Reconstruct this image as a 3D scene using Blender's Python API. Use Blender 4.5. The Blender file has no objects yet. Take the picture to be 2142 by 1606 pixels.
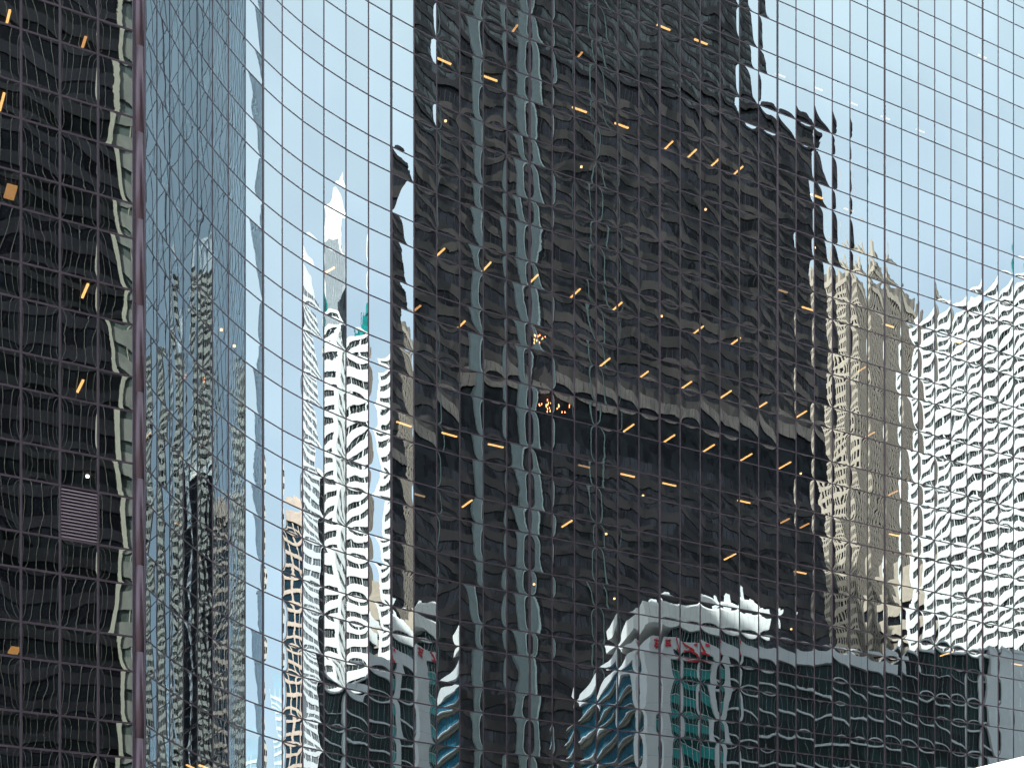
import bpy, math, random
from math import radians, cos, sin, pi, hypot, atan2, tan, sqrt
random.seed(7)
sc = bpy.context.scene
C = sc.collection

# ------------------------------------------------------------------ camera, sky, sun, exposure
FPX, CX, YH, IW, IH = 2963.8, 1071.0, 2200.0, 2142.0, 1606.0      # focal length and horizon in photograph pixels
EYE = 1.7
cam = bpy.data.cameras.new("camera")
cam.sensor_fit = 'HORIZONTAL'; cam.sensor_width = 36.0; cam.lens = 36.0 * FPX / IW
cam.shift_y = (YH - IH / 2) / IW
cam.clip_start = 0.5; cam.clip_end = 9000.0
camo = bpy.data.objects.new("camera", cam); C.objects.link(camo)
camo.location = (0, 0, EYE); camo.rotation_euler = (radians(90), 0, 0)
sc.camera = camo

SUN = (-0.985, 0.17); SUN_EL = radians(46)
world = bpy.data.worlds.new("World"); sc.world = world; world.use_nodes = True
wn = world.node_tree.nodes; wl = world.node_tree.links; wn.clear()
wout = wn.new("ShaderNodeOutputWorld"); wbg = wn.new("ShaderNodeBackground")
sky = wn.new("ShaderNodeTexSky"); sky.sky_type = 'NISHITA'; sky.sun_disc = False
sky.sun_elevation = SUN_EL; sky.sun_rotation = atan2(SUN[0], SUN[1])
sky.altitude = 50; sky.air_density = 1.0; sky.dust_density = 4.0; sky.ozone_density = 1.2
wtc = wn.new("ShaderNodeTexCoord"); wmap = wn.new("ShaderNodeMapping"); wmap.inputs["Scale"].default_value = (1.0, 1.0, 2.6)
wnoi = wn.new("ShaderNodeTexNoise"); wnoi.inputs["Scale"].default_value = 1.4; wnoi.inputs["Detail"].default_value = 3; wnoi.inputs["Roughness"].default_value = 0.55
wramp = wn.new("ShaderNodeMapRange"); wramp.inputs[1].default_value = 0.32; wramp.inputs[2].default_value = 0.72; wramp.inputs[3].default_value = 0.33; wramp.inputs[4].default_value = 0.56
wmix = wn.new("ShaderNodeMix"); wmix.data_type = 'RGBA'; wmix.inputs[7].default_value = (8.9, 9.8, 9.4, 1)
wl.new(wtc.outputs["Generated"], wmap.inputs["Vector"]); wl.new(wmap.outputs[0], wnoi.inputs["Vector"])
wl.new(wnoi.outputs["Fac"], wramp.inputs[0]); wl.new(wramp.outputs[0], wmix.inputs[0])
wl.new(sky.outputs[0], wmix.inputs[6]); wl.new(wmix.outputs[2], wbg.inputs["Color"])
wbg.inputs["Strength"].default_value = 0.12
wl.new(wbg.outputs[0], wout.inputs[0])

sl = bpy.data.lights.new("sun", 'SUN'); sl.energy = 4.9; sl.angle = radians(0.53); sl.color = (1.0, 0.95, 0.88)
so = bpy.data.objects.new("sun", sl); C.objects.link(so)
# the lamp shines along -Z of the object: aim it away from the sun direction
from mathutils import Vector
so.rotation_euler = Vector((-SUN[0] * cos(SUN_EL), -SUN[1] * cos(SUN_EL), -sin(SUN_EL))).to_track_quat('-Z', 'Y').to_euler()

vs = sc.view_settings
vs.view_transform = 'Standard'; vs.look = 'None'; vs.gamma = 1.0; vs.use_curve_mapping = False
vs.exposure = 1.95
sc.render.engine = 'CYCLES'
cy = sc.cycles
cy.max_bounces = 6; cy.glossy_bounces = 4; cy.diffuse_bounces = 1; cy.transmission_bounces = 4; cy.transparent_max_bounces = 6
cy.caustics_reflective = False; cy.caustics_refractive = False; cy.sample_clamp_indirect = 4.0
cy.use_denoising = True; cy.use_adaptive_sampling = True; cy.adaptive_threshold = 0.02

# ------------------------------------------------------------------ materials
MATS = {}
def mat(name, col, rough=0.6, metal=0.0, var=0.12, scale=0.6, spec=0.35, stretch=(1, 1, 1), cell=None):
    if name in MATS: return MATS[name]
    m = bpy.data.materials.new(name); m.use_nodes = True
    n = m.node_tree.nodes; l = m.node_tree.links
    b = n["Principled BSDF"]
    b.inputs["Roughness"].default_value = rough; b.inputs["Metallic"].default_value = metal
    b.inputs["Specular IOR Level"].default_value = spec
    if var > 0:
        g = n.new("ShaderNodeNewGeometry"); mp = n.new("ShaderNodeMapping"); mp.inputs["Scale"].default_value = stretch
        t = n.new("ShaderNodeTexNoise"); t.inputs["Scale"].default_value = scale; t.inputs["Detail"].default_value = 5
        if cell:
            vo = n.new("ShaderNodeTexVoronoi"); vo.inputs["Scale"].default_value = cell; vo.inputs["Randomness"].default_value = 0.6
        mr = n.new("ShaderNodeMapRange"); mr.inputs[3].default_value = 1 - var; mr.inputs[4].default_value = 1 + var
        mr.inputs[1].default_value = 0.3; mr.inputs[2].default_value = 0.7
        mx = n.new("ShaderNodeMix"); mx.data_type = 'RGBA'; mx.blend_type = 'MULTIPLY'; mx.inputs[0].default_value = 1.0
        mx.inputs[6].default_value = (*col, 1)
        l.new(g.outputs["Position"], mp.inputs["Vector"]); l.new(mp.outputs[0], t.inputs["Vector"]); l.new(t.outputs["Fac"], mr.inputs[0])
        if cell:
            l.new(g.outputs["Position"], vo.inputs["Vector"]); sp = n.new("ShaderNodeSeparateColor"); l.new(vo.outputs["Color"], sp.inputs[0])
            ad = n.new("ShaderNodeMath"); ad.operation = 'MULTIPLY_ADD'; ad.inputs[1].default_value = 0.5; ad.inputs[2].default_value = 0.25
            l.new(t.outputs["Fac"], ad.inputs[0]); a2 = n.new("ShaderNodeMath"); a2.operation = 'MULTIPLY_ADD'; a2.inputs[1].default_value = 0.4; a2.inputs[2].default_value = -0.2
            l.new(sp.outputs[0], a2.inputs[0]); a3 = n.new("ShaderNodeMath"); l.new(ad.outputs[0], a3.inputs[0]); l.new(a2.outputs[0], a3.inputs[1]); l.new(a3.outputs[0], mr.inputs[0])
        l.new(mr.outputs[0], mx.inputs[7]); l.new(mx.outputs[2], b.inputs["Base Color"])
    else:
        b.inputs["Base Color"].default_value = (*col, 1)
    MATS[name] = m
    return m

def emis(name, col, strength):
    m = bpy.data.materials.new(name); m.use_nodes = True
    b = m.node_tree.nodes["Principled BSDF"]
    b.inputs["Base Color"].default_value = (0.8, 0.8, 0.8, 1)
    b.inputs["Emission Color"].default_value = (*col, 1); b.inputs["Emission Strength"].default_value = strength
    return m

R0 = 0.34
def pane_material(name, vision):
    """Coated mirror glass; the slight pillowing of every sealed pane is fine relief in its normal."""
    m = bpy.data.materials.new(name); m.use_nodes = True
    nt = m.node_tree; n = nt.nodes; l = nt.links; n.clear()
    out = n.new("ShaderNodeOutputMaterial")
    def math_(op, a, b=None, c=None):
        q = n.new("ShaderNodeMath"); q.operation = op
        for i, v in enumerate((a, b, c)):
            if v is None: continue
            if isinstance(v, (int, float)): q.inputs[i].default_value = v
            else: l.new(v, q.inputs[i])
        return q.outputs[0]
    def vmath(op, a, b=None, s=None):
        q = n.new("ShaderNodeVectorMath"); q.operation = op
        for i, v in enumerate((a, b)):
            if v is None: continue
            if isinstance(v, tuple): q.inputs[i].default_value = v
            else: l.new(v, q.inputs[i])
        if s is not None:
            if isinstance(s, (int, float)): q.inputs["Scale"].default_value = s
            else: l.new(s, q.inputs["Scale"])
        return q.outputs[0]
    uv = n.new("ShaderNodeUVMap"); uv.uv_map = "UVMap"
    sx = n.new("ShaderNodeSeparateXYZ"); l.new(uv.outputs[0], sx.inputs[0])
    a = math_('MULTIPLY', math_('SUBTRACT', sx.outputs[0], 0.5), pi)
    b = math_('MULTIPLY', math_('SUBTRACT', sx.outputs[1], 0.5), pi)
    pv = n.new("ShaderNodeAttribute"); pv.attribute_name = "pv"
    pt = n.new("ShaderNodeAttribute"); pt.attribute_name = "pt"
    spv = n.new("ShaderNodeSeparateXYZ"); l.new(pv.outputs["Vector"], spv.inputs[0])
    spt = n.new("ShaderNodeSeparateXYZ"); l.new(pt.outputs["Vector"], spt.inputs[0])
    geo = n.new("ShaderNodeNewGeometry")
    # roller waves and ripples of the glass
    off = vmath('SCALE', (37.1, 17.3, 51.7), None, spt.outputs[2])
    pos = vmath('ADD', geo.outputs["Position"], off)
    def slope_noise(scale, amp, detail):
        t = n.new("ShaderNodeTexNoise"); t.inputs["Scale"].default_value = scale; t.inputs["Detail"].default_value = detail
        l.new(pos, t.inputs["Vector"])
        v = vmath('SUBTRACT', t.outputs["Color"], (0.5, 0.5, 0.5))
        return vmath('SCALE', v, None, amp)
    nz = vmath('ADD', vmath('ADD', slope_noise(0.8, 0.0050, 0.0), slope_noise(2.6, 0.0012, 0.0)), slope_noise(9.0, 0.0010, 1.0))
    nvar = math_('ADD', math_('MULTIPLY', math_('FRACT', math_('MULTIPLY', spt.outputs[2], 7.31)), 1.6), 0.25)
    nz = vmath('SCALE', nz, None, nvar)
    snz = n.new("ShaderNodeSeparateXYZ"); l.new(nz, snz.inputs[0])
    x1 = math_('MULTIPLY', a, 2 / pi); y1 = math_('MULTIPLY', b, 2 / pi)          # -1 .. 1 across the pane
    def cube_mix(t, c): return math_('MULTIPLY', t, math_('ADD', math_('MULTIPLY', math_('MULTIPLY', t, t), 1 - c), c))
    y2 = math_('MULTIPLY', y1, y1); x2 = math_('MULTIPLY', x1, x1)
    flat_y = math_('SUBTRACT', 1.0, math_('MULTIPLY', y2, y2)); flat_x = math_('SUBTRACT', 1.0, x2)
    gx = math_('MULTIPLY', math_('MULTIPLY', cube_mix(x1, 0.4), flat_y), spv.outputs[0])
    gx = math_('ADD', gx, math_('MULTIPLY', b, spv.outputs[2]))
    gx = math_('ADD', math_('ADD', gx, spt.outputs[0]), snz.outputs[0])
    gy = math_('MULTIPLY', math_('MULTIPLY', cube_mix(y1, 0.25), flat_x), spv.outputs[1])
    gy = math_('ADD', gy, math_('MULTIPLY', a, spv.outputs[2]))
    gy = math_('ADD', math_('ADD', gy, spt.outputs[1]), snz.outputs[2])
    N = geo.outputs["Normal"]
    T = vmath('NORMALIZE', vmath('CROSS_PRODUCT', (0, 0, 1), N))
    nn = vmath('ADD', N, vmath('SCALE', T, None, gx))
    cz = n.new("ShaderNodeCombineXYZ"); l.new(gy, cz.inputs[2])
    nn = vmath('NORMALIZE', vmath('ADD', nn, cz.outputs[0]))
    gl = n.new("ShaderNodeBsdfGlossy"); gl.inputs["Roughness"].default_value = 0.0
    gl.inputs["Color"].default_value = (0.81, 0.935, 1.0, 1)
    l.new(nn, gl.inputs["Normal"])
    lw = n.new("ShaderNodeLayerWeight"); lw.inputs["Blend"].default_value = 0.5
    fac = math_('ADD', math_('MULTIPLY', math_('POWER', lw.outputs["Facing"], 9.0), 1 - R0), R0)
    if vision:
        base = n.new("ShaderNodeBsdfTransparent"); base.inputs["Color"].default_value = (0.62, 0.60, 0.58, 1)
    else:
        base = n.new("ShaderNodeBsdfDiffuse"); base.inputs["Color"].default_value = (0.004, 0.0035, 0.005, 1)
    fac = math_('MULTIPLY', fac, math_('ADD', math_('MULTIPLY', spt.outputs[2], 0.10), 0.95))
    mx = n.new("ShaderNodeMixShader"); l.new(fac, mx.inputs[0]); l.new(base.outputs[0], mx.inputs[1]); l.new(gl.outputs[0], mx.inputs[2])
    l.new(mx.outputs[0], out.inputs[0])
    return m

M_VIS = pane_material("vision_glass", True)
M_SPA = pane_material("spandrel_glass", False)
M_CLR = bpy.data.materials.new("pane_back"); M_CLR.use_nodes = True
_n = M_CLR.node_tree.nodes; _n.clear(); _o = _n.new("ShaderNodeOutputMaterial"); _t = _n.new("ShaderNodeBsdfTransparent")
M_CLR.node_tree.links.new(_t.outputs[0], _o.inputs[0])
M_MUL = mat("anodised_frame", (0.060, 0.043, 0.058), 0.38, 0.35, 0.18, 1.5)
M_POST = mat("corner_metal", (0.075, 0.053, 0.068), 0.36, 0.7, 0.10, 1.2, 0.5, (1, 1, 0.15))
M_SLAB = mat("slab_dark", (0.022, 0.019, 0.019), 0.8, 0, 0.1)
M_CORE = mat("core_dark", (0.015, 0.014, 0.014), 0.9, 0, 0.1)
M_LAMP = emis("tube_light", (1.0, 0.55, 0.18), 0.8)
M_SPOT = emis("downlight", (1.0, 0.58, 0.28), 1.3)
M_WLAMP = emis("white_lamp", (1.0, 0.97, 0.9), 3.0)

# ------------------------------------------------------------------ mesh helpers
def mk(name, verts, faces, m, parent=None, loc=None, rot=None):
    me = bpy.data.meshes.new(name); me.from_pydata(verts, [], faces)
    for q in (m if isinstance(m, (list, tuple)) else [m]): me.materials.append(q)
    o = bpy.data.objects.new(name, me); C.objects.link(o)
    if parent: o.parent = parent
    if loc: o.location = loc
    if rot is not None: o.rotation_euler = (0, 0, rot)
    return o
BF = [(0, 3, 2, 1), (4, 5, 6, 7), (0, 1, 5, 4), (1, 2, 6, 5), (2, 3, 7, 6), (3, 0, 4, 7)]
def bv(x0, x1, y0, y1, z0, z1):
    return [(x0, y0, z0), (x1, y0, z0), (x1, y1, z0), (x0, y1, z0), (x0, y0, z1), (x1, y0, z1), (x1, y1, z1), (x0, y1, z1)]
def box(name, x0, x1, y0, y1, z0, z1, m, parent=None):
    return mk(name, bv(min(x0, x1), max(x0, x1), min(y0, y1), max(y0, y1), z0, z1), BF, m, parent)
def boxes(name, lst, m, parent=None):
    v, f = [], []
    for b in lst:
        k = len(v); v += bv(*b); f += [tuple(i + k for i in q) for q in BF]
    return mk(name, v, f, m, parent)
def inst(name, me, parent, loc, rz=0.0):
    o = bpy.data.objects.new(name, me); C.objects.link(o); o.parent = parent
    o.location = loc; o.rotation_euler = (0, 0, rz)
    return o
def empty(name, loc=(0, 0, 0), rz=0.0):
    o = bpy.data.objects.new(name, None); C.objects.link(o); o.location = loc; o.rotation_euler = (0, 0, rz); o.empty_display_size = 0.5
    return o
def tag(o, label, cat, group=None):
    o["label"] = label; o["category"] = cat
    if group: o["group"] = group
    return o
def prism(name, pts, z0, z1, m, parent=None):
    n_ = len(pts)
    v = [(x, y, z0) for x, y in pts] + [(x, y, z1) for x, y in pts]
    f = [tuple(range(n_ - 1, -1, -1)), tuple(range(n_, 2 * n_))] + [(i, (i + 1) % n_, n_ + (i + 1) % n_, n_ + i) for i in range(n_)]
    return mk(name, v, f, m, parent)

# ------------------------------------------------------------------ ground
S = 3.6
W = 0.4214 * S
g = mk("ground", [(-4000, -4000, 0), (4000, -4000, 0), (4000, 4000, 0), (-4000, 4000, 0)], [(0, 1, 2, 3)], mat("paving", (0.16, 0.155, 0.15), 0.85, 0, 0.25, 0.35)); g["kind"] = "structure"

# ------------------------------------------------------------------ the mirrored glass tower
HEAD = [83.03, 80.84, 78.21, 75.32, 72.44, 69.14, 65.14, 60.74, 56.03, 51.28, 47.05, 43.68, 40.57, 39.34, 36.79, 33.33, 29.37] + [28.1] * 53
NC = len(HEAD) + 1
COL = [(-4.2224 * S, 16.8491 * S)]
for hh in HEAD:
    x, y = COL[-1]; COL.append((x + W * cos(radians(hh)), y + W * sin(radians(hh))))
h0 = radians(85.0)
PRE = (COL[0][0] - W * cos(h0), COL[0][1] - W * sin(h0))
COL = [PRE] + COL; HEAD = [85.0] + HEAD                     # column index is now shifted by one
AL = radians(28.1)
LEFT = [(-5.474 * S + W * cos(AL) * i, 15.799 * S + W * sin(AL) * i) for i in range(-11, 3)]
POST = (-4.318 * S, 16.425 * S)
LEFT.append((-4.372 * S, 16.388 * S))                       # the last pane ends at the corner post
NF = 46
def ztop(k): return EYE + (k + 0.80) * S                    # head of the vision strip of storey k
def zbot(k): return ztop(k) - 0.4 * S
ZROOF = ztop(NF - 1) + 1.5

tower = empty("glass_tower", (POST[0], POST[1], 0))
tag(tower, "dark mirror glass office tower with concave curved wall and purple brown grid", "building")
bpy.context.view_layer.update()
OX, OY = POST
def L2(p): return (p[0] - OX, p[1] - OY)
COLl = [L2(p) for p in COL]; LEFTl = [L2(p) for p in LEFT]

def proj(x, y, z):
    return (CX + FPX * x / y, YH - FPX * (z - EYE) / y)

panes = []       # (kind, area, quad info)
LOUV = None
def add_panes(cols, wing):
    for j in range(len(cols) - 1):
        a, b = cols[j], cols[j + 1]
        for k in range(NF):
            for kind in ("window_pane", "spandrel_panel"):
                if kind == "window_pane": z0, z1 = zbot(k), ztop(k)
                else: z0, z1 = ztop(k - 1), zbot(k)
                if z0 < 0.05: z0 = 0.05
                if z1 - z0 < 0.3: continue
                ax, ay = a[0] + OX, a[1] + OY; bx_, by = b[0] + OX, b[1] + OY
                u0, v0 = proj(ax, ay, z0); u1, v1 = proj(bx_, by, z1)
                cu, cv = (u0 + u1) / 2, (v0 + v1) / 2
                area = abs(u1 - u0) * abs(v0 - v1)
                vis = 0 < cu < IW and 0 < cv < IH and (u1 > 300 if wing == 'main' else u1 < 300)
                panes.append((kind, area if vis else 0.0, wing, j, k, a, b, z0, z1))
add_panes(LEFTl, 'left'); add_panes(COLl, 'main')

TILT = {('main', 7): .3, ('main', 3): -.8, ('main', 2): -.7, ('main', 11): 1.3, ('main', 12): 2.1, ('main', 13): 1.6, ('main', 14): .66, ('main', 15): .3}        # small extra yaw of single pane columns (degrees, photograph matched)
def pane_attr(kind, wing, j, k, w, h):
    r = random.Random(hash((kind == "window_pane", wing == 'main', j, k)) & 0xffffff)
    amp = (0.0125 if wing == 'main' else 0.0115) * (0.3 + 1.4 * r.random())
    if wing == 'main' and j < 8: amp *= 0.55
    if wing == 'main' and j > 18: amp *= 1.1 + 0.25 * min(1.0, (j - 18) / 20.0)
    sx = amp; sy = amp * (0.62 if h > 1.8 else 0.75) * (0.7 + 0.6 * r.random())
    tw = r.gauss(0, 0.0011)
    tx = r.gauss(0, 0.0020) + radians(TILT.get((wing, j), 0.0)); ty = r.gauss(0, 0.0018)
    return (sx, sy, tw), (tx, ty, r.random())

INS = 0.09
def pane_geo(a, b, z0, z1):
    dx, dy = b[0] - a[0], b[1] - a[1]; ll = hypot(dx, dy); tx, ty = dx / ll, dy / ll
    nx, ny = ty, -tx
    e = 0.02
    A = (a[0] + tx * e, a[1] + ty * e); B = (b[0] - tx * e, b[1] - ty * e)
    th = 0.03
    v = [(A[0], A[1], z0), (B[0], B[1], z0), (B[0], B[1], z1), (A[0], A[1], z1)]
    v += [(p[0] - nx * th, p[1] - ny * th, p[2]) for p in v]
    f = [(0, 1, 2, 3), (5, 4, 7, 6), (4, 0, 3, 7), (1, 5, 6, 2), (3, 2, 6, 7), (4, 5, 1, 0)]
    return v, f, ll

def build_panes(name, items, glass, stuff):
    v, f, uvs, pv, pt, mi = [], [], [], [], [], []
    for (kind, ar, wing, j, k, a, b, z0, z1) in items:
        vv, ff, ll = pane_geo(a, b, z0, z1)
        o = len(v); v += vv; f += [tuple(i + o for i in q) for q in ff]
        p, t = pane_attr(kind, wing, j, k, ll, z1 - z0)
        for i in range(6):
            pv += p; pt += t; mi.append(0 if i == 0 else 1)
            uvs += [0, 0, 1, 0, 1, 1, 0, 1]
    me = bpy.data.meshes.new(name); me.from_pydata(v, [], f)
    me.materials.append(glass); me.materials.append(M_CLR)
    me.polygons.foreach_set("material_index", mi)
    ul = me.uv_layers.new(name="UVMap"); ul.data.foreach_set("uv", uvs)
    at = me.attributes.new("pv", 'FLOAT_VECTOR', 'FACE'); at.data.foreach_set("vector", pv)
    at = me.attributes.new("pt", 'FLOAT_VECTOR', 'FACE'); at.data.foreach_set("vector", pt)
    o = bpy.data.objects.new(name, me); C.objects.link(o); o.parent = tower
    if stuff: o["kind"] = "stuff"
    return o

LOUV_J, LOUV_Y = None, 1068.0
for kind, glass, rest in (("window_pane", M_VIS, "upper_window_panes"), ("spandrel_panel", M_SPA, "upper_spandrel_panels")):
    lst = sorted([p for p in panes if p[0] == kind], key=lambda p: -p[1])
    keep = []
    for p in lst:                                            # one spandrel of the left wing is a louvre
        if kind == "spandrel_panel" and p[2] == 'left':
            u0, v0 = proj(p[5][0] + OX, p[5][1] + OY, (p[7] + p[8]) / 2)
            u1, v1 = proj(p[6][0] + OX, p[6][1] + OY, (p[7] + p[8]) / 2)
            if u0 < 165 < u1 and abs((v0 + v1) / 2 - LOUV_Y) < 50:
                LOUV = p; continue
        keep.append(p)
    for p in keep[:300]: build_panes(kind, [p], glass, False)
    build_panes(rest, keep[300:], glass, True)

# louvre with its own slats
if LOUV:
    _, _, _, _, _, a, b, z0, z1 = LOUV
    rz = atan2(b[1] - a[1], b[0] - a[0]); ll = hypot(b[0] - a[0], b[1] - a[1])
    lv = box("louvre", 0.03, ll - 0.03, 0.10, 0.14, z0, z1, M_CORE, tower)
    lv.location = (a[0], a[1], 0); lv.rotation_euler = (0, 0, rz)
    ns = 15; st = (z1 - z0 - 0.1) / ns
    sv = [(0.035, -0.02, 0), (ll - 0.035, -0.02, 0), (ll - 0.035, 0.08, 0.085), (0.035, 0.08, 0.085),
          (0.035, -0.02, 0.03), (ll - 0.035, -0.02, 0.03), (ll - 0.035, 0.08, 0.115), (0.035, 0.08, 0.115)]
    sm = bpy.data.meshes.new("slat"); sm.from_pydata(sv, [], BF); sm.materials.append(mat("louvre_metal", (0.24, 0.19, 0.23), 0.4, 0.3, 0.1))
    for i in range(ns): inst("slat", sm, lv, (0, 0, z0 + 0.06 + i * st))

# mullions, each running the full height
def mull(pt_, ang, wid, out=0.035):
    v = bv(-wid / 2, wid / 2, -out, 0.12, 0.0, ZROOF)
    o = mk("mullion", v, BF, M_MUL, tower, (pt_[0], pt_[1], 0), ang)
    return o
for i, p in enumerate(COLl):
    if i == 0: continue
    a0 = HEAD[max(0, i - 1)]; a1 = HEAD[min(len(HEAD) - 1, i)]
    thick = i > 7 and ((i - 1) - 7) % 6 == 0
    mull(p, radians((a0 + a1) / 2), 0.135 if thick else 0.072, 0.022 if thick else 0.014)
for i, p in enumerate(LEFTl[:-1]): mull(p, AL, 0.088, 0.022)

# transoms: one bent bar per level and wing
def transom(cols, z, hgt, out):
    v, f = [], []
    for j in range(len(cols) - 1):
        a, b = cols[j], cols[j + 1]
        dx, dy = b[0] - a[0], b[1] - a[1]; ll = hypot(dx, dy); tx, ty = dx / ll, dy / ll; nx, ny = ty, -tx
        k = len(v)
        for zz in (z - hgt / 2, z + hgt / 2):
            v += [(a[0] + nx * out, a[1] + ny * out, zz), (b[0] + nx * out, b[1] + ny * out, zz),
                  (b[0] - nx * 0.1, b[1] - ny * 0.1, zz), (a[0] - nx * 0.1, a[1] - ny * 0.1, zz)]
        f += [tuple(i + k for i in q) for q in BF]
    return mk("transom", v, f, M_MUL, tower)
for k in range(NF):
    for z in (ztop(k), zbot(k)):
        if z < 0.2: continue
        transom(COLl, z, 0.070, 0.009); transom(LEFTl, z, 0.080, 0.014)

# corner post: storey high rounded sleeves with a joint between them, plus two flat flanges
NSG = 20; rad = 0.215
prof = [(rad - 0.012, 0.0), (rad - 0.012, 0.012), (rad, 0.018), (rad, S - 0.006), (rad - 0.012, S)]
v, f = [], []
for r_, z_ in prof:
    for i in range(NSG): v.append((r_ * cos(2 * pi * i / NSG), r_ * sin(2 * pi * i / NSG), z_))
for q in range(len(prof) - 1):
    for i in range(NSG): f.append((q * NSG + i, q * NSG + (i + 1) % NSG, (q + 1) * NSG + (i + 1) % NSG, (q + 1) * NSG + i))
me = bpy.data.meshes.new("post_sleeve"); me.from_pydata(v, [], f); me.materials.append(M_POST); me.polygons.foreach_set("use_smooth", [True] * len(me.polygons))
kk = 0
while kk * S < ZROOF:
    inst("post_sleeve", me, tower, (0, 0, ztop(kk) - 0.62 - S)); kk += 1
lp = LEFTl[-1]
fl = mk("post_flange", bv(-0.05, 0.06, -0.05, 0.15, 0, ZROOF), BF, M_MUL, tower, (lp[0] - 0.02, lp[1], 0), AL)
fl = mk("post_flange", bv(-0.07, 0.06, -0.04, 0.15, 0, ZROOF), BF, M_MUL, tower, (COLl[0][0], COLl[0][1], 0), radians(85))

# floor slabs (their undersides are the ceilings), core and roof
FAC = LEFTl[:-1] + [(LEFTl[-1][0] * 0.4 + COLl[0][0] * 0.6 - 0.1, LEFTl[-1][1] * 0.4 + COLl[0][1] * 0.6 + 0.15)] + COLl[1:]
def offset(poly, d):
    out = []
    for i, p in enumerate(poly):
        a = poly[max(0, i - 1)]; b = poly[min(len(poly) - 1, i + 1)]
        if i == 0: b = poly[1]; a = p
        if i == len(poly) - 1: a = poly[-2]; b = p
        dx, dy = b[0] - a[0], b[1] - a[1]; ll = hypot(dx, dy)
        out.append((p[0] - dy / ll * d, p[1] + dx / ll * d))
    return out
FI = offset(FAC, 0.16); CI = offset(FAC, 6.5)
def slab(name, inner, outer, z0, z1, m):
    n_ = len(inner); v = []
    for z in (z0, z1): v += [(x, y, z) for x, y in outer] + [(x, y, z) for x, y in inner]
    f = []
    for i in range(n_ - 1):
        f.append((i, n_ + i, n_ + i + 1, i + 1)); f.append((2 * n_ + i, 2 * n_ + i + 1, 3 * n_ + i + 1, 3 * n_ + i))
        f.append((i, i + 1, 2 * n_ + i + 1, 2 * n_ + i))
    f.append((0, 2 * n_, 3 * n_, n_)); f.append((n_ - 1, 2 * n_ - 1, 4 * n_ - 1, 3 * n_ - 1))
    return mk(name, v, f, m, tower)
for k in range(NF - 1): slab("floor_slab", CI, FI, ztop(k) + 0.09, zbot(k + 1) - 0.03, M_SLAB)
slab("roof_slab", CI, FI, ztop(NF - 1) + 0.09, ZROOF - 0.05, M_SLAB)
ex, ey = COLl[-1]; lx, ly = LEFTl[0]
back = [(ex - 0.47 * 34, ey + 0.88 * 34), (lx - 0.47 * 46, ly + 0.88 * 46)]
prism("core", CI + back, 0, ZROOF + 1.0, M_CORE, tower)
def side(a, b):
    dx, dy = b[0] - a[0], b[1] - a[1]; ll = hypot(dx, dy); nx, ny = -dy / ll * 0.2, dx / ll * 0.2
    prism("side_wall", [a, b, (b[0] + nx, b[1] + ny), (a[0] + nx, a[1] + ny)], 0, ZROOF, mat("side_stone", (0.07, 0.06, 0.07), 0.5), tower)
side((ex + 0.05, ey + 0.1), (CI[-1][0] + 0.05, CI[-1][1])); side((CI[0][0] - 0.05, CI[0][1]), (lx - 0.05, ly + 0.1))

# ------------------------------------------------------------------ lights seen through the vision strips
LIGHTS = [(16, 40, 'x'), (4, 212, 'x'), (175, 90, 'g'), (178, 607, 'x'), (168, 806, 'x'), (22, 400, 'q'), (30, 1358, 'q'), (183, 994, 'w'),
 (928, 127, 'p'), (1024, 163, 'p'), (1212, 229, 'p'), (1300, 262, 'p'), (1396, 306, 'x'), (1445, 323, 'x'), (1492, 343, 'x'), (1542, 358, 'x'),
 (932, 252, 'd'), (1216, 348, 'd'), (1476, 437, 'd'), (1704, 517, 'd'), (1388, 57, 'p'), (1466, 87, 'p'), (1210, 118, 'g'), (1075, 62, 'g'),
 (1708, 410, 'p'), (830, 92, 'f'), (919, 529, 'x'), (1017, 558, 'x'), (1115, 584, 'x'), (1203, 613, 'x'), (1290, 641, 'x'), (1384, 660, 'd'), (1460, 690, 'x'), (1537, 714, 'x'),
 (871, 645, 'g'), (963, 680, 'x'), (685, 567, 'x'), (1265, 757, 'x'), (1345, 784, 'x'), (1435, 805, 'x'), (1518, 824, 'x'), (1592, 848, 'x'), (1675, 866, 'x'),
 (1315, 894, 'x'), (1400, 916, 'x'), (1483, 936, 'x'), (1561, 955, 'x'), (1642, 972, 'x'), (1675, 989, 'd'),
 (845, 886, 'p'), (940, 908, 'p'), (1037, 931, 'p'), (1222, 974, 'f'), (1313, 993, 'p'), (1400, 1012, 'p'), (1345, 1035, 'd'), (1556, 1048, 'p'),
 (876, 1034, 'f'), (977, 1052, 'x'), (1186, 1094, 'x'), (1268, 1115, 'd'), (1527, 1163, 'x'), (1674, 1196, 'p'), (1117, 1220, 'd'), (1285, 1250, 'd'), (1655, 1314, 'd'),
 (1642, 1088, 'g'), (1683, 1098, 'g'), (1690, 645, 'p'), (1637, 608, 'f'), (1858, 680, 'p'), (1805, 770, 'g'), (1820, 908, 'g'), (1868, 1030, 'g'), (1998, 713, 'p'), (1872, 1118, 'p'),
 (2127, 1388, 'p'), (1980, 1366, 'x'), (463, 688, 'd'), (490, 722, 'd'), (400, 1602, 'p'), (427, 1602, 'p'), (1632, 157, 'f'), (1711, 185, 'f'), (1784, 216, 'f'), (1852, 246, 'f'), (1925, 273, 'f'), (2055, 118, 'f'), (1775, 438, 'f')]
def lmesh(name, b, m):
    me = bpy.data.meshes.new(name); me.from_pydata(bv(*b), [], BF); me.materials.append(m); return me
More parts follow.
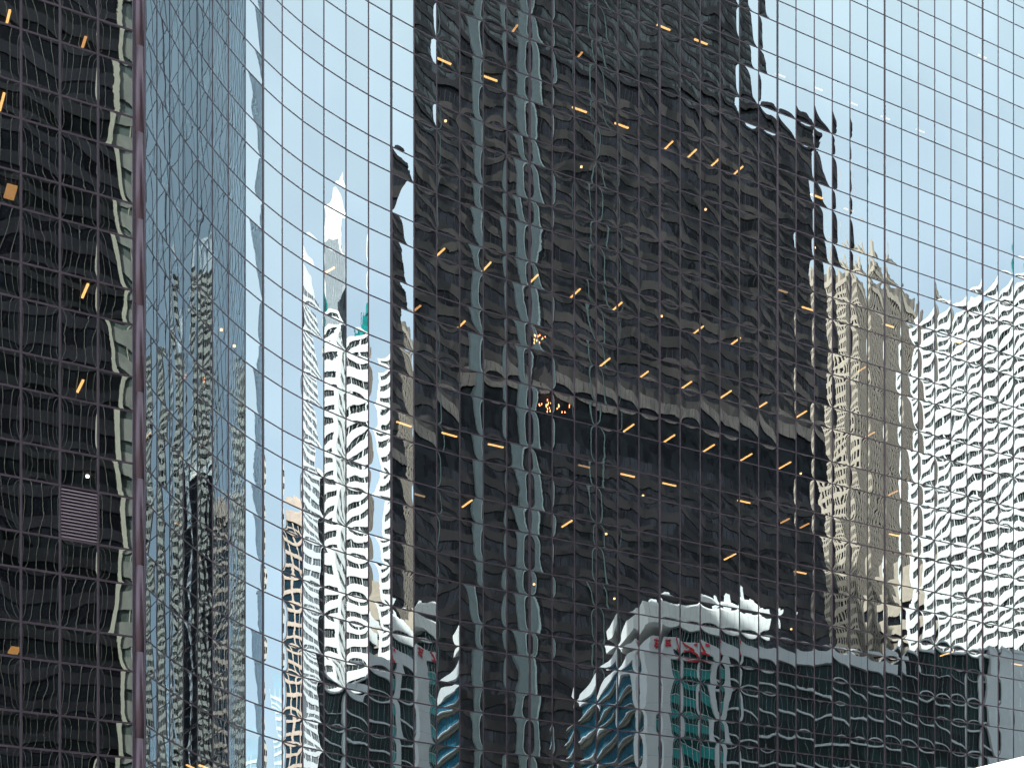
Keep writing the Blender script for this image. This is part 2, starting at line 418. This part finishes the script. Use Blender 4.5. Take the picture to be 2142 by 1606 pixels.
LM = {'f': lmesh("ceiling_light", (-0.4, 0.4, -0.05, 0.05, -0.06, 0.0), emis("dim_tube", (1.0, 0.62, 0.3), 0.22)), 'g': lmesh("ceiling_light", (-0.05, 0.05, -0.45, 0.45, -0.06, 0.0), emis("dim_tube_b", (1.0, 0.52, 0.18), 0.4)), 'x': lmesh("ceiling_light", (-0.045, 0.045, -0.6, 0.6, -0.06, 0.0), M_LAMP), 'p': lmesh("ceiling_light", (-0.5, 0.5, -0.05, 0.05, -0.06, 0.0), M_LAMP),
      'q': lmesh("ceiling_light", (-0.2, 0.2, -0.5, 0.5, -0.07, 0.0), emis("amber_panel", (1.0, 0.50, 0.14), 0.22))}
dv = [(0.07 * cos(2 * pi * i / 10), 0.07 * sin(2 * pi * i / 10), z) for z in (-0.08, 0) for i in range(10)]
df = [tuple(range(9, -1, -1)), tuple(range(10, 20))] + [(i, (i + 1) % 10, 10 + (i + 1) % 10, 10 + i) for i in range(10)]
for key, mm in (('d', M_SPOT), ('w', M_WLAMP)):
    me = bpy.data.meshes.new("ceiling_light"); me.from_pydata(dv, [], df); me.materials.append(mm); LM[key] = me
def wall_hit(u):
    t = (u - CX) / FPX
    cols = LEFT if u < 281 else COL
    for j in range(len(cols) - 1):
        (ax, ay), (bx, by) = cols[j], cols[j + 1]
        # X - t*Y = 0
        fa, fb = ax - t * ay, bx - t * by
        if fa <= 0 <= fb:
            s = fa / (fa - fb); return ax + s * (bx - ax), ay + s * (by - ay), atan2(by - ay, bx - ax)
    return None
for (u, y, kd) in LIGHTS:
    hit = wall_hit(u)
    if not hit: continue
    hx, hy, hd = hit; m_ = (YH - y) / FPX
    z = EYE + m_ * hy
    k = None
    for q in range(NF):
        if zbot(q) - 0.45 <= z <= ztop(q) + 0.1: k = q
    if k is None: continue
    zc = ztop(k) + 0.085
    Y = (zc - EYE) / m_; Y = max(Y, hy + 0.35); X = (u - CX) / FPX * Y
    nx, ny = sin(hd), -cos(hd)
    dep = -((X - hx) * nx + (Y - hy) * ny)
    need = {'x': 0.85, 'g': .8, 'p': 0.32, 'q': 0.85}.get(kd, 0.25)
    if dep < need: X -= nx * (need - dep); Y -= ny * (need - dep)
    inst("ceiling_light", LM[kd], tower, (X - OX, Y - OY, zc), hd)
# two clusters of tiny pendant lamps behind the dark bay
pl = []
for (u0, y0, w_, h_, n_) in ((1131, 710, 30, 20, 12), (1140, 848, 32, 26, 14), (1180, 855, 30, 18, 8)):
    for i in range(n_):
        u = u0 + random.uniform(-.5, .5) * w_; y = y0 + random.uniform(-.5, .5) * h_
        hx, hy, hd = wall_hit(u); dd = random.uniform(0.6, 1.6); Y = hy + dd; X = (u - CX) / FPX * Y; z = EYE + (YH - y) / FPX * Y
        pl.append((X - OX - .02, X - OX + .02, Y - OY - .02, Y - OY + .02, z - .05, z + .05))
boxes("pendant_lamps", pl, emis("pendant_glow", (1.0, 0.35, 0.12), 3.0), tower)["kind"] = "stuff"

# ------------------------------------------------------------------ the city that the glass mirrors
WIN_CAP = 300
class Bld:
    def __init__(s, name, o, phi, label, cat="building"):
        s.e = empty(name, (o[0] * S, o[1] * S, 0), radians(phi)); tag(s.e, label, cat); s.nw = {}
    def box(s, name, *a): return box(name, *a, s.e)
    def facade(s, face, plane, s0, s1, z0, z1, fh, band, bay, pier, mw, mg, rec=0.35, bars=0, ybase=0.0, mp=None, pout=-0.03, skip=None, wname="window"):
        """face: front (plane y), start (plane x, looks to -x) or end (plane x, looks to +x)"""
        def mp_(sa, sb, oa, ob, za, zb):
            if face == 'front': return (sa, sb, plane + oa, plane + ob, za, zb)
            if face == 'start': return (plane - ob, plane - oa, ybase - sb, ybase - sa, za, zb)
            return (plane + oa, plane + ob, ybase - sb, ybase - sa, za, zb)
        dz = 0.0 if face == 'front' else 0.004
        nfl = int(round((z1 - z0) / fh)); fh = (z1 - z0) / nfl
        nb = max(1, int(round((s1 - s0) / bay))); bay = (s1 - s0) / nb
        if band > 0:
            for i in range(nfl):
                if skip and skip(i): continue
                b = mp_(s0, s1, -rec, 0, z0 + i * fh + dz, z0 + i * fh + band + dz); s.box("spandrel_band", *b, mw)
        if pier > 0:
            for i in range(nb + 1):
                c = s0 + i * bay
                b = mp_(max(s0 + .01, c - pier / 2), min(s1 - .01, c + pier / 2), -rec, pout, z0 + 0.01, z1 - 0.01); s.box("pier", *b, mp or mw)
        ww, wh = bay - max(pier, 0.06), fh - band - 0.02
        t = 0.08
        if face == 'front': me = lmesh("window", (0, ww, 0, t, 0, wh), mg)
        else: me = lmesh("window", (0, t, -ww, 0, 0, wh), mg)
        rest = []
        for i in range(nfl - 1, -1, -1):
            if skip and skip(i): continue
            for j in range(nb):
                sa = s0 + j * bay + max(pier, 0.06) / 2; zz = z0 + i * fh + band + 0.01
                b = mp_(sa, sa + ww, -rec + .01, -rec + .01 + t, zz, zz + wh)
                if s.nw.get(wname, 0) < WIN_CAP:
                    s.nw[wname] = s.nw.get(wname, 0) + 1
                    if face == 'front': inst(wname, me, s.e, (b[0], b[2], b[4]))
                    else: inst(wname, me, s.e, (b[0], b[3], b[4]))
                else: rest.append(b)
        if rest: boxes("lower_windows", rest, mg, s.e)["kind"] = "stuff"
        if bars:
            lst = []
            for j in range(nb):
                for q in range(1, bars + 1):
                    c = s0 + j * bay + q * bay / (bars + 1)
                    lst.append(mp_(c - .04, c + .04, -rec + .06, -rec + .16, z0 + .02, z1 - .02))
            boxes("window_bars", lst, mp or mw, s.e)

G_DARK = mat("glass_dark", (0.010, 0.011, 0.014), 0.08, 0, 0.85, 0.2, spec=0.10, cell=0.3)
G_GREY = mat("glass_grey", (0.028, 0.033, 0.035), 0.08, 0, 0.8, 0.35, spec=0.12, cell=0.35)
G_GREEN = mat("glass_green", (0.010, 0.050, 0.045), 0.06, 0, 0.5, 0.4, spec=0.12)
G_TEAL = mat("glass_teal", (0.015, 0.26, 0.25), 0.15, 0, 0.15, 0.4)
G_BLUE = mat("glass_blue", (0.025, 0.13, 0.20), 0.12, 0, 0.15, 0.4)
WHITE = mat("white_panel", (0.74, 0.745, 0.72), 0.55, 0, 0.05, 0.5)
GREYW = mat("pale_grey_panel", (0.58, 0.60, 0.61), 0.6, 0, 0.05, 0.4)
BEIGE = mat("beige_stone", (0.42, 0.355, 0.28), 0.8, 0, 0.12, 0.5)
SHADE_BROWN = mat("shade_brown_stone", (0.15, 0.13, 0.11), 0.8, 0, 0.15, 0.5)  # beige darkened to paint shade on the beige tower's end; cores too
TAN = mat("tan_frame", (0.50, 0.39, 0.32), 0.7, 0, 0.1, 0.5)
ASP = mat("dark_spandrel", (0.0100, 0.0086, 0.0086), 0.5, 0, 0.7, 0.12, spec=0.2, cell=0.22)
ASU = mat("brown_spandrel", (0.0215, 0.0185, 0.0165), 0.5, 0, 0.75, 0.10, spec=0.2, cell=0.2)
ATEAL = mat("grey_teal_panel", (0.046, 0.062, 0.066), 0.45, 0, 0.15, 0.6)
BLACK = mat("black_glass", (0.004, 0.005, 0.006), 0.08, 0, 0.7, 0.3, spec=0.07, cell=0.4)
CREAM = mat("cream_stone", (0.25, 0.245, 0.19), 0.7, 0, 0.1, 0.4)
GSTONE = mat("grey_stone", (0.13, 0.135, 0.115), 0.6, 0, 0.2, 0.5)
RED = mat("red_sign", (0.65, 0.02, 0.03), 0.4, 0, 0.05)
U = S
# --- A: dark stepped office tower
A = Bld("dark_office_tower", (29.3, -6.3), 34.6, "very tall dark stepped office tower mirrored across the middle of the glass wall")
LA, LU = 25.9 * U, 21.6 * U; ZS = 171.5; ZT = 252.0
A.box("core", 0.3, LU - .4, -34, -0.40, 0, ZT, BLACK); A.box("core", LU - .39, LA - .4, -34, -0.40, 0, ZS, BLACK)
zm0, zm1 = 105.0, 114.0
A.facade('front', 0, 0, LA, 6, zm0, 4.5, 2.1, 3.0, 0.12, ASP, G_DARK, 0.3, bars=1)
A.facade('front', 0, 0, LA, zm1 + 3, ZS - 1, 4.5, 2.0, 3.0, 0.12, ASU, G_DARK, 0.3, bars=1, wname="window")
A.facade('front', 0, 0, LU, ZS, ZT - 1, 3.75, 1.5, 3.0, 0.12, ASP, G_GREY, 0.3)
A.box("plant_floor", 0, LA, -0.9, -0.3, zm0, zm1, BLACK); A.box("trim_back", 0, LA, -0.4, -0.1, zm1, zm1 + 3.0, BLACK)
for i in range(47): A.box("trim_panel", i * 1.98 + .05, i * 1.98 + 1.88, -0.1, 0.12, zm1 + .1, zm1 + 2.9, mat("trim_grey", (0.062, 0.054, 0.048), 0.5, 0, .4, .3))
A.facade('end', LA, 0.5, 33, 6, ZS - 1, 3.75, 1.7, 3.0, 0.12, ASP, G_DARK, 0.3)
A.box("lift_shaft", 5.75 * U + 10.6, 5.75 * U + 13.4, -0.3, 0.9, 0, ZT + 4, ATEAL)
A.box("shaft_edge", 5.75 * U + 13.4, 5.75 * U + 13.75, -0.3, 1.35, 0, ZT + 4, mat("shaft_trim", (0.12, 0.15, 0.155), 0.4))
A.box("duct", 12.9 * U, 12.9 * U + 0.45, 0.0, 0.5, 0, ZT, mat("duct_metal", (.04, .06, .06), .5))
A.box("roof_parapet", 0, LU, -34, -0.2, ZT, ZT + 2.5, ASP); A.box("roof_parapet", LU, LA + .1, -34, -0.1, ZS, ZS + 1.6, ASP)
# --- B: beige stone tower with pinnacles and masts
B = Bld("beige_stone_tower", (83.3, -9.4), 102.8, "beige stone tower with window grid and roof pinnacles mirrored right of the dark tower")
LB, DB, HB = 8.2 * U, 10.7 * U, 205.0
B.box("core", .45, LB - .45, -DB, -.45, 0, HB, SHADE_BROWN)
B.facade('front', 0, 0, LB, 4, HB, 3.7, 1.5, 2.0, 0.75, BEIGE, G_DARK, 0.4, pout=0.1)
B.facade('end', LB, .45, DB, 4, HB, 3.7, 1.9, 2.4, 1.0, SHADE_BROWN, G_DARK, 0.4, pout=0.1, mp=mat("shade_brown_pier", (0.25, 0.21, 0.17), 0.8))  # shade of the end face put into its browner stone colour
B.box("cornice", -.3, LB + .3, -DB - .3, .3, HB, HB + 2.0, BEIGE)
for i in range(6):
    q = LB * i / 5.0
    B.box("pinnacle", q - 1.0, q + 1.0, -2.2, .2, HB + 2.0, HB + 7.5 + (i % 2) * 2, BEIGE)
for i in range(5):
    q = -DB * (i + .6) / 5.0
    B.box("pinnacle", LB - 2.0, LB + .2, q - 1.0, q + 1.0, HB + 2.0, HB + 6.5, SHADE_BROWN)
B.box("plant_house", 4, LB - 4, -DB + 6, -6, HB + 2, HB + 9, SHADE_BROWN)
for i, (px, py, hh) in enumerate(((LB * .6, -9, 38), (LB * .75, -14, 30), (LB * .5, -20, 26))): B.box("mast", px - .12, px + .12, py - .12, py + .12, HB + 9, HB + hh, mat("mast_grey", (.45, .4, .36), .5))
# --- C: white banded tower with teal glass crown
c0, c1 = (64.6, 8.3), (60.6, 20.8)
phC = math.degrees(atan2(c1[1] - c0[1], c1[0] - c0[0])); LC = hypot(c1[0] - c0[0], c1[1] - c0[1]) * U; HC = 156.0; DC = 8.0 * U
Cb = Bld("white_banded_tower", c0, phC, "sunlit white tower with rows of dark windows mirrored at the right edge")
Cb.box("core", .5, LC - .5, -DC, -.5, 0, HC, G_GREY)
Cb.facade('front', 0, 1.2, LC - 1.2, 3, HC, 4.3, 2.45, 7.0, 0.5, WHITE, G_GREY, 0.45, bars=4, pout=-.06)
Cb.facade('end', LC, 1.2, DC, 3, HC, 4.3, 2.45, 7.0, 0.5, WHITE, G_GREY, 0.45, bars=4, pout=-.06)
Cb.box("corner_pier", LC - 1.2, LC + .05, -1.2, .05, 0, HC + .1, WHITE); Cb.box("corner_pier", -.05, 1.2, -1.2, .05, 0, HC + .1, WHITE)
Cb.box("parapet", .02, LC - .02, -.6, -.02, HC + .02, HC + 1.6, WHITE); Cb.box("roof", .3, LC - .3, -DC, -.6, HC, HC + .4, GREYW)
for i, (xa, xb, ya, yb, za, zb) in enumerate(((28, 36, -14, -3, HC + .4, HC + 4.5), (28.5, 35.5, -13, -4, HC + 4.5, HC + 7.5), (31, 36, -12, -3.6, HC + 7.5, HC + 10))):
    Cb.box("crown_block", xa, xb, ya, yb, za, zb, G_TEAL)
boxes("crown_frame", [(28 + i * 1.25, 28.2 + i * 1.25, -3.2, -2.8, HC + .4, HC + 7.5) for i in range(7)], mat("teal_frame", (.02, .12, .12), .4), Cb.e)
# --- D: white and green glazed office block with a red sign
d0 = (23.4, 12.6); phD = 41.0; LD = 13.1 * U; HD = 52.2; DD = 8.1 * U
D = Bld("white_green_office_block", d0, phD, "shaded white and green glass office block with red roof sign mirrored along the bottom")
D.box("core", 1.0, LD - .6, -DD + .5, -.6, 0, HD - 1.8, BLACK)
FH = 3.15
D_GL = mat("deep_green_glass", (.004, .017, .017), .08, 0, .85, .4, spec=.1, cell=.35)
D.box("corner_column", 0, 3.4, -3.4, 0.3, 0, HD, GREYW)
D.box("parapet", 3.4, 35.4, -.7, 0.25, HD - 1.9, HD, GREYW); D.box("parapet", 0, .6, -DD, -3.4, HD - 1.9, HD, GREYW)
zz0 = HD - 1.9 - 15 * FH
for i in range(15):                                         # teal bay
    z = zz0 + i * FH
    D.box("bay_panel", 3.45, 9.0, -.35, -.05, z, z + 1.5, G_TEAL); D.box("bay_window", 3.45, 9.0, -.35, -.12, z + 1.55, z + FH - .05, G_GREEN)
    D.box("bay_rail", 3.45, 9.0, -.2, .02, z + 1.48, z + 1.57, GREYW)
boxes("bay_bars", [(3.9 + i * 1.25, 3.98 + i * 1.25, -.3, 0.0, zz0, HD - 1.95) for i in range(5)], GREYW, D.e)
D.box("bay_column", 9.0, 10.6, -1.0, .28, 0, HD - 1.92, GREYW)
D.facade('front', 0, 10.6, LD, zz0, HD - 1.95, FH, 0.30, 3.2, 0.10, GREYW, D_GL, 0.55, bars=1, pout=-.42, mp=mat("bar_grey", (.2, .22, .22), .5))
D.facade('start', 0, 3.4, DD, zz0, HD - 1.95, FH, 0.55, 3.0, 0.10, mat("sunshade_stone", (.16, .155, .12), .6), G_BLUE, 0.7, bars=1, pout=-.55, mp=mat("bar_dark", (.03, .05, .07), .5), wname="side_window")
for i in range(15): D.box("sunshade", -.55, .25, -DD + .2, -3.5, zz0 + i * FH + .57, zz0 + i * FH + .70, GREYW)
D.box("penthouse_glass", 4.0, 17.0, -14, -2.0, HD - .2, HD + 2.2, G_GREEN)
boxes("penthouse_bars", [(4.0 + i * .9, 4.08 + i * .9, -2.0, -1.9, HD, HD + 2.2) for i in range(14)], GREYW, D.e)
D.box("penthouse", 0.2, 17.6, -15, -1.2, HD + 2.2, HD + 4.8, WHITE); D.box("penthouse", 2.0, 16.6, -14, -2.4, HD + 4.8, HD + 5.5, WHITE)
for i, q in enumerate((3.0, 12.0, 15.0)): D.box("roof_plant", q, q + 1.0, -6, -4.6, HD + 5.5, HD + 6.6 + (i % 2), GREYW)
for i in range(6): D.box("roof_vent", 22 + i * 3.2, 23.4 + i * 3.2, -5.5, -4, HD - 1.0, HD + .5 + .5 * (i % 3), GREYW)
D.facade('front', 0, 35.4, LD, HD - 1.95, HD + 1.2, FH, 0.1, 3.0, 0.10, GREYW, D_GL, 0.55, bars=1, pout=-.42, mp=mat("bar_grey", (.2, .22, .22), .5))
D.box("roof_edge", 35.3, LD, -12, .1, HD + 1.22, HD + 1.6, GREYW); D.box("upper_core", 35.6, LD - .5, -12, -.6, HD - 1.8, HD + 1.2, BLACK)
JN = mat("joint_grey", (.30, .31, .32), .7)
for i in range(12): D.box("panel_joint", 1.0 + i * 1.4, 1.04 + i * 1.4, -1.21, -1.19, HD + 2.25, HD + 4.75, JN)
for i in range(14): D.box("panel_joint", .02, 3.38, .29, .306, zz0 + i * FH, zz0 + i * FH + .05, JN)
for i in range(9): D.box("panel_joint", 5 + i * 3.4, 5.05 + i * 3.4, .24, .256, HD - 1.85, HD - .02, JN)
def stroke(x0, z0, x1, z1, w, y0, y1, name="sign_stroke"):
    dx, dz = x1 - x0, z1 - z0; l_ = hypot(dx, dz); px, pz = -dz / l_ * w / 2, dx / l_ * w / 2
    v = [(x0 + px, y0, z0 + pz), (x0 - px, y0, z0 - pz), (x1 - px, y0, z1 - pz), (x1 + px, y0, z1 + pz)]
    v += [(p[0], y1, p[2]) for p in v]
    mk(name, v, BF, RED, D.e)
zs = HD - 1.0
for (xa, za, xb, zb, w) in ((4.6, .9, 7.2, -.5, .35), (5.0, -.7, 8.2, -.9, .3), (7.4, .6, 8.4, .75, .35), (6.4, -.2, 7.6, -1.0, .35)): stroke(xa, zs + za, xb, zs + zb, w, .27, .45)
for (xa, za, xb, zb, w) in ((.7, .4, 2.6, .5, .18), (1.0, .0, 2.4, -.1, .18), (.8, -.4, 2.7, -.45, .18), (1.3, .7, 1.1, -.6, .16), (2.2, .6, 2.5, -.6, .16)): stroke(xa, zs + za, xb, zs + zb, w, .32, .5)
# --- J: blank pale grey block at the end of D
ex_, ey_ = d0[0] + 13.15 * cos(radians(phD)), d0[1] + 13.15 * sin(radians(phD))
J = Bld("blank_grey_block", (ex_, ey_), phD, "blank pale grey wall block mirrored in the bottom right corner panes")
J.box("wall", 0, 2.15 * U, -20, .5, 0, 54.0, GREYW); J.box("coping", -.1, 2.15 * U + .1, -20, .6, 54.0, 54.4, GREYW)
for i in range(14): J.box("wall_slot", 4.3, 4.7, .4, .54, 52 - 3.4 * i - 2.4, 52 - 3.4 * i - .6, WHITE)
# --- E: tall white tower with pointed crown
E_ = Bld("pointed_white_tower", (80.8, 17.6), 100.0, "slender tower with ribbed face painted in shade grey and white pointed crown mirrored in the curved panes")
LE, HE = 4.6 * U, 214.0
E_.box("core", .4, LE - .4, -24, -.4, 0, HE, GREYW)
RIB = mat("ribbed_shade_grey", (.22, .25, .27), .4, 0, .15, .5)  # shade on this face is painted in as grey, ribs included
E_.box("ribbed_wall", 1.5, LE - 1.2, -.4, -.1, 0, HE, RIB)
for i in range(14): E_.box("rib", 1.6 + i * 1.0, 1.85 + i * 1.0, -.1, .25, 0, HE, mat("rib_light", (.36, .39, .40), .4))
E_.box("corner_strip", -.1, 1.5, -1, .1, 0, HE + 3, WHITE); E_.box("corner_strip", LE - 1.2, LE, -1, .1, 0, HE + 3, WHITE)
E_.facade('end', LE, 1.2, 24, 4, HE, 3.6, 1.8, 4.5, .7, WHITE, G_DARK, .4, bars=2)
mk("crown", [(0, 0, HE), (LE, 0, HE), (LE, -24, HE), (0, -24, HE), (0, -2, HE + 6), (LE, -1, HE + 9), (LE * .75, -3, HE + 20), (LE * .6, -12, HE + 8)],
   [(3, 2, 1, 0), (0, 1, 5, 4), (4, 5, 6), (1, 2, 6, 5), (2, 3, 7, 6), (3, 0, 4, 7), (4, 6, 7)], WHITE, E_.e)
# --- F: slender pale tower
F_ = Bld("pale_striped_tower", (68.6, 23.4), 51.0, "pale grey tower with stacked window stripes mirrored as a thin strip in the curve")
LF, HF = 5.2 * U, 182.0
F_.box("core", .4, LF - .4, -16, -.4, 0, HF, G_GREY)
G_PALE = mat("glass_pale", (.11, .12, .13), .15, 0, .4, .4)
LGREY = mat("light_grey_panel", (.56, .57, .58), .6, 0, .08)
F_.facade('front', 0, 0, LF, 3, HF, 3.6, 1.7, 4.6, .5, LGREY, G_PALE, .35, bars=2)
F_.facade('end', LF, .4, 16, 3, HF, 3.6, 1.7, 4.0, .5, LGREY, G_PALE, .35)
F_.box("crown", 2, LF - 2, -12, -2, HF, HF + 9, LGREY)
# --- Z: grey banded tower that shows up twice reflected
Zb = Bld("grey_banded_tower", (80.0, 30.8), 96.0, "tall grey banded stone tower mirrored twice in the narrow panes beside the corner post")
Zb.box("core", .4, 6 * U - .4, -20, -.4, 0, 206, G_GREY)
Zb.facade('front', 0, 0, 6 * U, 3, 206, 3.7, 1.9, 3.6, .5, mat("banded_grey", (.44, .41, .355), .7, 0, .12), G_DARK, .4, bars=1)
Zb.box("crown", 4, 15, -14, -2, 206, 214, GREYW)
Zc = Bld("grey_ribbed_tower", (80.5, 43.3), 96.0, "tall grey ribbed tower mirrored twice in the two panes nearest the corner post")
Zc.box("core", .4, 8.0 * U - .4, -20, -.4, 0, 190, G_GREY)
Zc.facade('front', 0, 0, 8.0 * U, 3, 190, 3.7, 1.7, 2.6, .7, mat("banded_grey", (.44, .41, .355), .7, 0, .12), G_DARK, .4, pout=.06)
Zc.box("crown", 4, 13, -14, -2, 190, 199, GREYW)
Mc = Bld("far_tan_tower", (150.2, 69.6), 109.0, "tan framed far tower mirrored twice just left of the first sky column")
Mc.box("core", .5, 23.5, -16, -.5, 0, 250, BLACK)
Mc.facade('front', 0, 0, 24, 2, 250, 8.0, 2.4, 8.0, 1.6, TAN, BLACK, .45, pout=.08)
Mc.box("cornice", -.3, 24.3, -16, .4, 250, 257, TAN)
# --- L: black glass block
Lb = Bld("black_glass_block", (75.0, 28.0), 70.0, "black glass block with white roof edge mirrored low in the curved panes")
Lb.box("core", .3, 17.7, -14, -.3, 0, 146, BLACK); Lb.facade('front', 0, 0, 18, 3, 146, 3.6, .5, 3.0, .2, mat("black_band", (.03, .03, .035), .4), BLACK, .25)
Lb.box("roof_edge", -.2, 18.2, -14.2, .3, 146, 148.5, WHITE)
# --- M: tan framed tower with dark blue windows
Mb = Bld("tan_framed_tower", (54.7, 32.7), 100.0, "tan framed tower with square dark windows mirrored in one column of the curve")
LM_ = 15.8; HM = 108.0
Mb.box("core", .5, LM_ - .5, -20, -.5, 0, HM, BLACK)
G_NAVY = mat("glass_navy", (.012, .03, .045), .08, 0, .2, .4)
Mb.facade('front', 0, 0, LM_, 2, HM, 3.5, 1.0, 4.4, .75, TAN, G_NAVY, .45, pout=.08)
Mb.facade('start', 0, .5, 20, 2, HM, 3.5, 1.0, 4.2, .75, TAN, G_NAVY, .45, pout=.08)
Mb.box("cornice", -.4, LM_ + .4, -20, .4, HM, HM + 3.2, TAN); Mb.box("roof_house", 4, 11, -15, -4, HM + 3.2, HM + 6, TAN)
# --- K: beige block with vertical fins
Kb = Bld("finned_beige_block", (70.2, 4.2), 96.0, "beige block with vertical fins below a blank top mirrored beside the white tower")
LK, HK = 3.7 * U, 108.0
Kb.box("core", .4, LK - .4, -18, -.4, 0, HK, SHADE_BROWN)
for i in range(12): Kb.box("fin", .3 + i * 1.1, .75 + i * 1.1, -.4, .35, 0, 96, BEIGE)
Kb.box("glazed_gap", .2, LK - .2, -.45, -.2, 96, 98, G_DARK); Kb.box("band", 0, LK, -.4, .2, 98, 101, BEIGE); Kb.box("glazed_gap", .2, LK - .2, -.45, -.2, 101, 104, G_DARK)
Kb.box("blank_top", 0, LK, -18, .2, 104, HK, BEIGE); Kb.box("lift_house", 3, 12, -12, -2, HK, HK + 7, BEIGE)
# --- H: dark block with cream corner pier and grey green bay
hx_, hy_ = 12.6 - .02, -3.55 - .01
Hb = Bld("dark_glass_block", (hx_ - cos(AL) * 9.0, hy_ - sin(AL) * 9.0), 28.1, "dark glass block with cream corner pier mirrored in the flat left wing")
LH = 9.0 * U; HH = 140.0
Hb.box("core", .3, LH, -20, -.3, 0, HH, BLACK); Hb.box("core", LH + 1, LH + 22, -20, -.5, 0, HH - 4, BLACK)
Hb.facade('front', 0, 0, LH - .1, 4, HH, 3.7, 1.5, 1.25, .05, mat("smoke_spandrel", (.008, .008, .0095), .4, 0, .4, .3, .2), BLACK, .25, mp=mat("thin_mullion", (.085, .085, .07), .4), pout=.03)
Hb.box("corner_pier", LH - .1, LH + .42, -1.2, .35, 0, HH + 2, CREAM)
Hb.facade('front', -.15, LH + .42, LH + 22, 4, HH - 4, 3.7, 2.3, 2.6, .22, GSTONE, mat("glass_moss", (.06, .075, .065), .15, 0, .5, .3), .3, mp=CREAM, wname="bay_window")
# --- far pale towers, distance haze painted into their blue
FAR = mat("far_haze_blue", (.30, .42, .50), .3, 0, .08, .05)
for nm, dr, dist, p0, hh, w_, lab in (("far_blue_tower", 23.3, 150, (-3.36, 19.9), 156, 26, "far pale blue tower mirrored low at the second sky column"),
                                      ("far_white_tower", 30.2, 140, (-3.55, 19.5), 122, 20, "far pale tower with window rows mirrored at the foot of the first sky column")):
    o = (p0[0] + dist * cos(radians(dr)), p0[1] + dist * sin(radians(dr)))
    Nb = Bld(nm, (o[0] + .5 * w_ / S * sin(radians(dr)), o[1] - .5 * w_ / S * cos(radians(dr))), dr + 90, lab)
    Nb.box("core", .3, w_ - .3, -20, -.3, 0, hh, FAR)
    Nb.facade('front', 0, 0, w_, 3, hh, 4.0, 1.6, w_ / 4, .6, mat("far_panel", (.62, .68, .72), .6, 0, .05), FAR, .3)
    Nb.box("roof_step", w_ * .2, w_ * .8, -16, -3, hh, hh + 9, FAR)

# ------------------------------------------------------------------ sunlit white canopy at the bottom right corner
def at(u, y, Y): return ((u - CX) / FPX * Y, Y, EYE + (YH - y) / FPX * Y)
p1 = at(2030, 1608, 24.0); zc_ = p1[2]
Y2 = (zc_ - EYE) * FPX / (YH - 1552); p2 = at(2262, 1552, Y2)
dx, dy = p2[0] - p1[0], p2[1] - p1[1]; ll = hypot(dx, dy); ang = atan2(dy, dx)
can = empty("white_canopy", (p1[0], p1[1], 0), ang)
tag(can, "bright sunlit white canopy edge at the bottom right corner in front of the glass tower", "canopy")
[box("fascia", q * 1.5 + .01, q * 1.5 + 1.49, 0, 0.08, zc_ - 0.9, zc_, WHITE, can) for q in range(6)]; box("gutter", 0, 9, -.06, -.005, zc_ - .98, zc_ - .9, GREYW, can); box("roof_panel", 0.02, 8.98, 0.08, 5.0, zc_ - 0.12, zc_ - 0.02, WHITE, can)
for q in (0.6, 8.2): box("post", q, q + .16, 2.4, 2.56, 0, zc_ - 0.12, mat("canopy_post", (.5, .5, .5), .4, .4), can)
